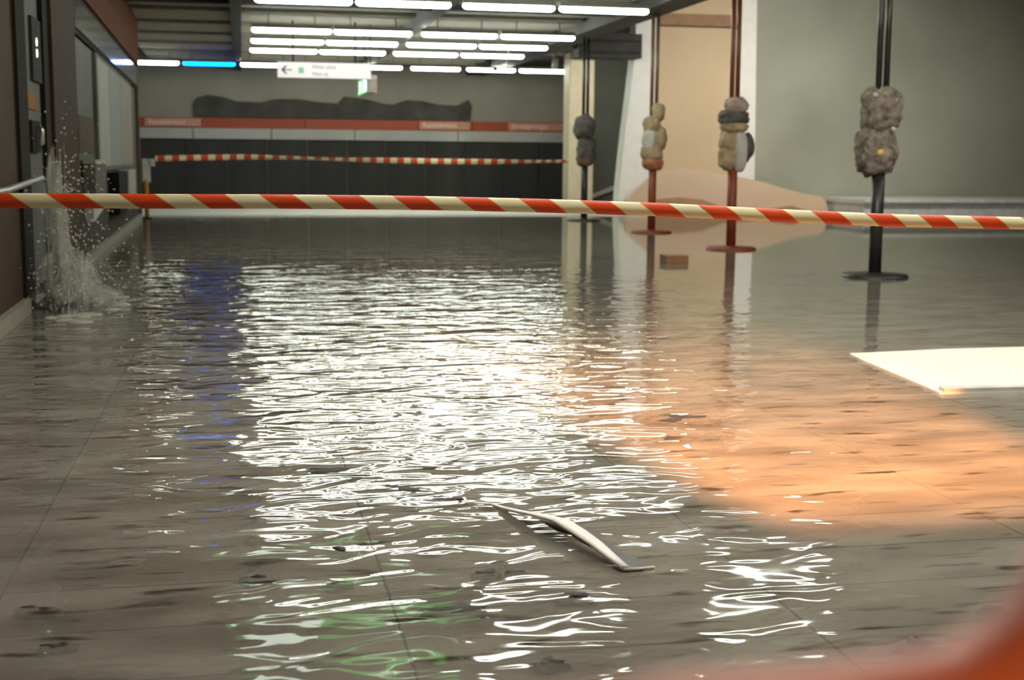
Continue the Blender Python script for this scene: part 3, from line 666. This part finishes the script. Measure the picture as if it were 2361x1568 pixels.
# dark clumps of dirt in the water
deb = [(0.577, 3.56, 0.075), (0.018, 3.958, 0.04), (0.263, 3.851, 0.035), (0.316, 4.199, 0.05), (0.724, 3.872, 0.045), (0.818, 3.855, 0.035), (-0.157, 7.163, 0.06), (-0.5, 3.472, 0.04),
       (-0.605, 3.777, 0.045), (0.95, 3.605, 0.05), (1.752, 3.07, 0.05), (2.104, 3.262, 0.05), (0.755, 3.118, 0.04), (2.15, 6.15, 0.16), (1.95, 5.7, 0.08), (0.55, 4.98, 0.12), (0.72, 4.78, 0.07), (0.35, 5.3, 0.10)]
DLAB = ['widest dark dirt clump at bottom centre below the bent strip', 'dark dirt clump above the green streaks, left of two', 'dark dirt clump above the green streaks, right of two',
        'dark dirt clump left of the bent strip below the white glare', 'dark dirt clump of a pair below the bent strip, left one', 'dark dirt clump of a pair below the bent strip, right one',
        'dark dirt clump below the blue glints', 'dark dirt clump closest to the lower left corner', 'dark dirt clump at the left edge above the corner one',
        'dark dirt clump between the bent strip and lower white glints', 'dark dirt clump just above the orange seat rim', 'dark dirt clump at the right edge above the orange seat rim',
        'dark dirt clump at the very bottom below the white streaks', 'large dark dirt patch in upper left of the orange light', 'small dark dirt patch at left edge of the orange light',
        'long dark dirt patch beyond the far end of the bent strip', 'dark dirt patch touching the far end of the bent strip', 'dark dirt patch inside the white glare above the bent strip']
m_dirt = mat('wet_dirt', (30, 26, 22), 0.7, var=0.3, scale=20)
for k, (x, y, r) in enumerate(deb):
    e = stone((0, 0, 0), (r * 1.2, r * 0.7, 0.0145), 40 + k, m_dirt, None, amp=0.55, square=2.0, name='dirt_clump', sub=3)
    e.location = (x, y, 0.010); e.rotation_euler[2] = random.uniform(-0.4, 0.4)
    tag(e, DLAB[k], 'debris', 'dark dirt clumps in the water')

# splash against the left wall
def splash_mat():
    m = bpy.data.materials.new('splash_water'); m.use_nodes = True; nt = m.node_tree; b = nt.nodes['Principled BSDF']
    b.inputs['Base Color'].default_value = srgb(225, 226, 214) + (1,); b.inputs['Roughness'].default_value = 0.25
    b.inputs['Transmission Weight'].default_value = 0.1; b.inputs['IOR'].default_value = 1.33; b.inputs['Alpha'].default_value = 0.5
    return m
m_spl = splash_mat()
se = empty('water_splash', (-1.54, 11.55, 0.02)); tag(se, 'burst of white water splashing up beside the left wall', 'splash')
rnd = random.Random(3)
st = MB()
for k in range(80):
    an = rnd.uniform(-0.9, 2.6); sp_ = rnd.uniform(0.25, 1.2); h0 = rnd.uniform(0.12, 0.7) * (1.1 - 0.5 * sp_)
    pts = []; bx, by = rnd.uniform(-0.1, 0.25), rnd.uniform(-0.25, 0.25)
    t1 = rnd.uniform(0.45, 0.9)
    for q in range(7):
        t = q / 6 * t1
        pts.append((bx + math.cos(an) * sp_ * 0.42 * t, by + math.sin(an) * sp_ * 0.42 * t, 4 * h0 * t * (1 - t)))
    r0 = rnd.uniform(0.0015, 0.005)
    st.tube(pts, [r0 * (1.3 - q / 6) for q in range(7)], 6)
st.build('strand_crown', m_spl, se)
dr = MB()
for k in range(1100):
    an = rnd.uniform(0, 6.28); rr = abs(rnd.gauss(0, 0.34)); z = abs(rnd.gauss(0, 0.30)) + 0.01
    if rnd.random() < 0.25: z += rnd.uniform(0.2, 1.0); rr *= 0.6
    r = rnd.uniform(0.003, 0.010); c = (0.1 + rr * math.cos(an), rr * math.sin(an) * 1.4, z)
    if c[0] < -0.2: continue
    dr.tube([(c[0], c[1], c[2] - r), (c[0], c[1], c[2] - r * 0.5), (c[0], c[1], c[2] + r * 0.6), (c[0], c[1], c[2] + r)], [r * 0.4, r, r * 0.9, r * 0.3], 6)
tag(dr.build('droplets', m_spl, se), kind='stuff')
fo = MB()
for k in range(26):
    x, y = 0.1 + rnd.gauss(0, 0.22), rnd.gauss(0, 0.5); r = rnd.uniform(0.05, 0.15)
    if x < -0.15: x = -x
    fo.lathe([(r, 0.0), (r * 0.8, 0.012), (r * 0.3, 0.022)], x, y, 10)
tag(fo.build('foam', m_spl, se), kind='stuff')
m_mist = m_spl.copy(); m_mist.name = 'spray_mist'; m_mist.node_tree.nodes['Principled BSDF'].inputs['Alpha'].default_value = 0.13
m_mist.node_tree.nodes['Principled BSDF'].inputs['Transmission Weight'].default_value = 0.0; m_mist.node_tree.nodes['Principled BSDF'].inputs['Roughness'].default_value = 1.0
for k, (x, y, z, rx, rz) in enumerate([(0.06, 0.0, 0.10, 0.20, 0.16), (0.10, 0.2, 0.18, 0.17, 0.22), (0.0, -0.1, 0.28, 0.12, 0.30), (0.2, 0.0, 0.08, 0.20, 0.10), (0.12, -0.2, 0.16, 0.14, 0.18), (-0.03, 0.1, 0.45, 0.09, 0.42),
                                      (0.28, 0.3, 0.06, 0.2, 0.07), (0.02, 0.0, 0.6, 0.075, 0.5), (0.16, 0.1, 0.24, 0.1, 0.16), (-0.02, 0.0, 0.85, 0.06, 0.5)]):
    stone((x, y, z), (rx, rx * 1.3, rz), 70 + k, m_mist, se, amp=0.5, freq=2.4, square=2.0, name='mist_puff', sub=4)
# falling stream that feeds the splash
stx = MB()
for k in range(20):
    x0 = rnd.uniform(-0.10, 0.08); y0 = rnd.uniform(-0.25, 0.35); zt = rnd.uniform(1.0, 1.42); r0 = rnd.uniform(0.002, 0.006)
    pts = [(x0 + rnd.uniform(-0.006, 0.006) + 0.05 * (1 - q / 9) ** 2, y0, zt * (q / 9)) for q in range(10)]
    stx.tube(pts, [r0 * rnd.uniform(0.5, 1.2) for q in range(10)], 6)
m_str = m_spl.copy(); m_str.name = 'stream_water'; m_str.node_tree.nodes['Principled BSDF'].inputs['Alpha'].default_value = 0.22
stx.build('falling_stream', m_str, se)
arc = MB()
for (dx, dy, h, L) in ((1, 0.4, 0.62, 0.55), (0.8, 0.1, 0.5, 0.45), (1, 1.0, 0.75, 0.6)):
    for k in range(14):
        t = (k + rnd.random() * 0.6) / 14
        p = (0.0 + dx * L * t, dy * L * t, 0.75 + 4 * h * 0.8 * t * (1 - t) - 0.3 * t); r = rnd.uniform(0.005, 0.011)
        arc.tube([(p[0] - r * 1.5, p[1], p[2]), p, (p[0] + r * 1.5, p[1], p[2] - r)], [r * 0.3, r, r * 0.3], 6)
tag(arc.build('spray_arc', m_spl, se), kind='stuff')

# ------------------------------------------------------------------ the train carriage the photograph is taken from
m_car = mat('carriage_panel', (150, 140, 126), 0.6)
cw = MB()
Y0, Y1 = 0.44, 0.50
cw.box(-3.0, 6.0, Y0, Y1, -1.0, 0.95)                      # below the window
cw.box(-3.0, -1.4, Y0, Y1, 0.95, 2.5); cw.box(1.9, 2.33, Y0, Y1, 0.95, 2.5); cw.box(2.72, 6.0, Y0, Y1, 0.95, 2.5); cw.box(2.33, 2.72, Y0, Y1, 0.95, 1.50); cw.box(2.33, 2.72, Y0, Y1, 1.755, 2.5)  # narrow opening added to shape the orange lamp's beam
cw.box(-1.4, 1.9, Y0, Y1, 1.50, 2.5)
cw = cw.build('wall_front', m_car); tag(cw, 'train carriage side with paneless window and added light opening', kind='structure')
MB().box(-1.6, 2.3, -1.3, Y0, 1.47, 1.50).build('light_block_shelf', m_car, cw)  # unseen shelf added to keep the orange lamp off the camera window
MB().box(-3.0, 6.0, -2.4, Y1, 2.5, 2.56).build('carriage_roof', m_car, cw)
MB().lathe([(0.10, 2.06), (0.12, 2.10), (0.12, 2.50)], ORANGE_FILL[0], ORANGE_FILL[1], 16).build('fill_lamp_shade', m_house, cw)  # housing for the added orange lamp
# orange seat wing close to the lens at lower right
m_seat = mat('orange_seat', (214, 92, 40), 0.5, var=0.05)
so = empty('train_seat', (0.17, 0.32, 1.10)); tag(so, 'blurred orange train seat rim in the lower right corner', 'seat')
edgep = [(0.07, 0.334, 1.150), (0.1186, 0.3266, 1.1575), (0.1551, 0.3196, 1.1600), (0.1845, 0.3141, 1.1620), (0.2025, 0.3121, 1.1670), (0.2130, 0.3123, 1.1740), (0.2200, 0.3126, 1.179), (0.2280, 0.313, 1.184)]
offs = [(0.0, -1.0), (0.05, -1.0), (0.15, -1.0), (0.5, -0.85), (0.85, -0.5), (1.0, -0.12), (1.0, 0.0), (1.0, 0.0)]
R0 = 0.03
cent = [(x + ox * R0 - 0.17, y - 0.32, z + oz * R0 - 1.10) for (x, y, z), (ox, oz) in zip(edgep, offs)]
MB().tube(cent, R0, 20).build('rim', m_seat, so)
MB().box(-0.12, 0.12, -0.03, 0.10, -0.25, 0.02).build('back_shell', m_seat, so, bevel=0.02)
MB().box(-0.02, 0.02, 0.02, 0.06, -1.2, -0.24).build('pedestal', m_dk, so)
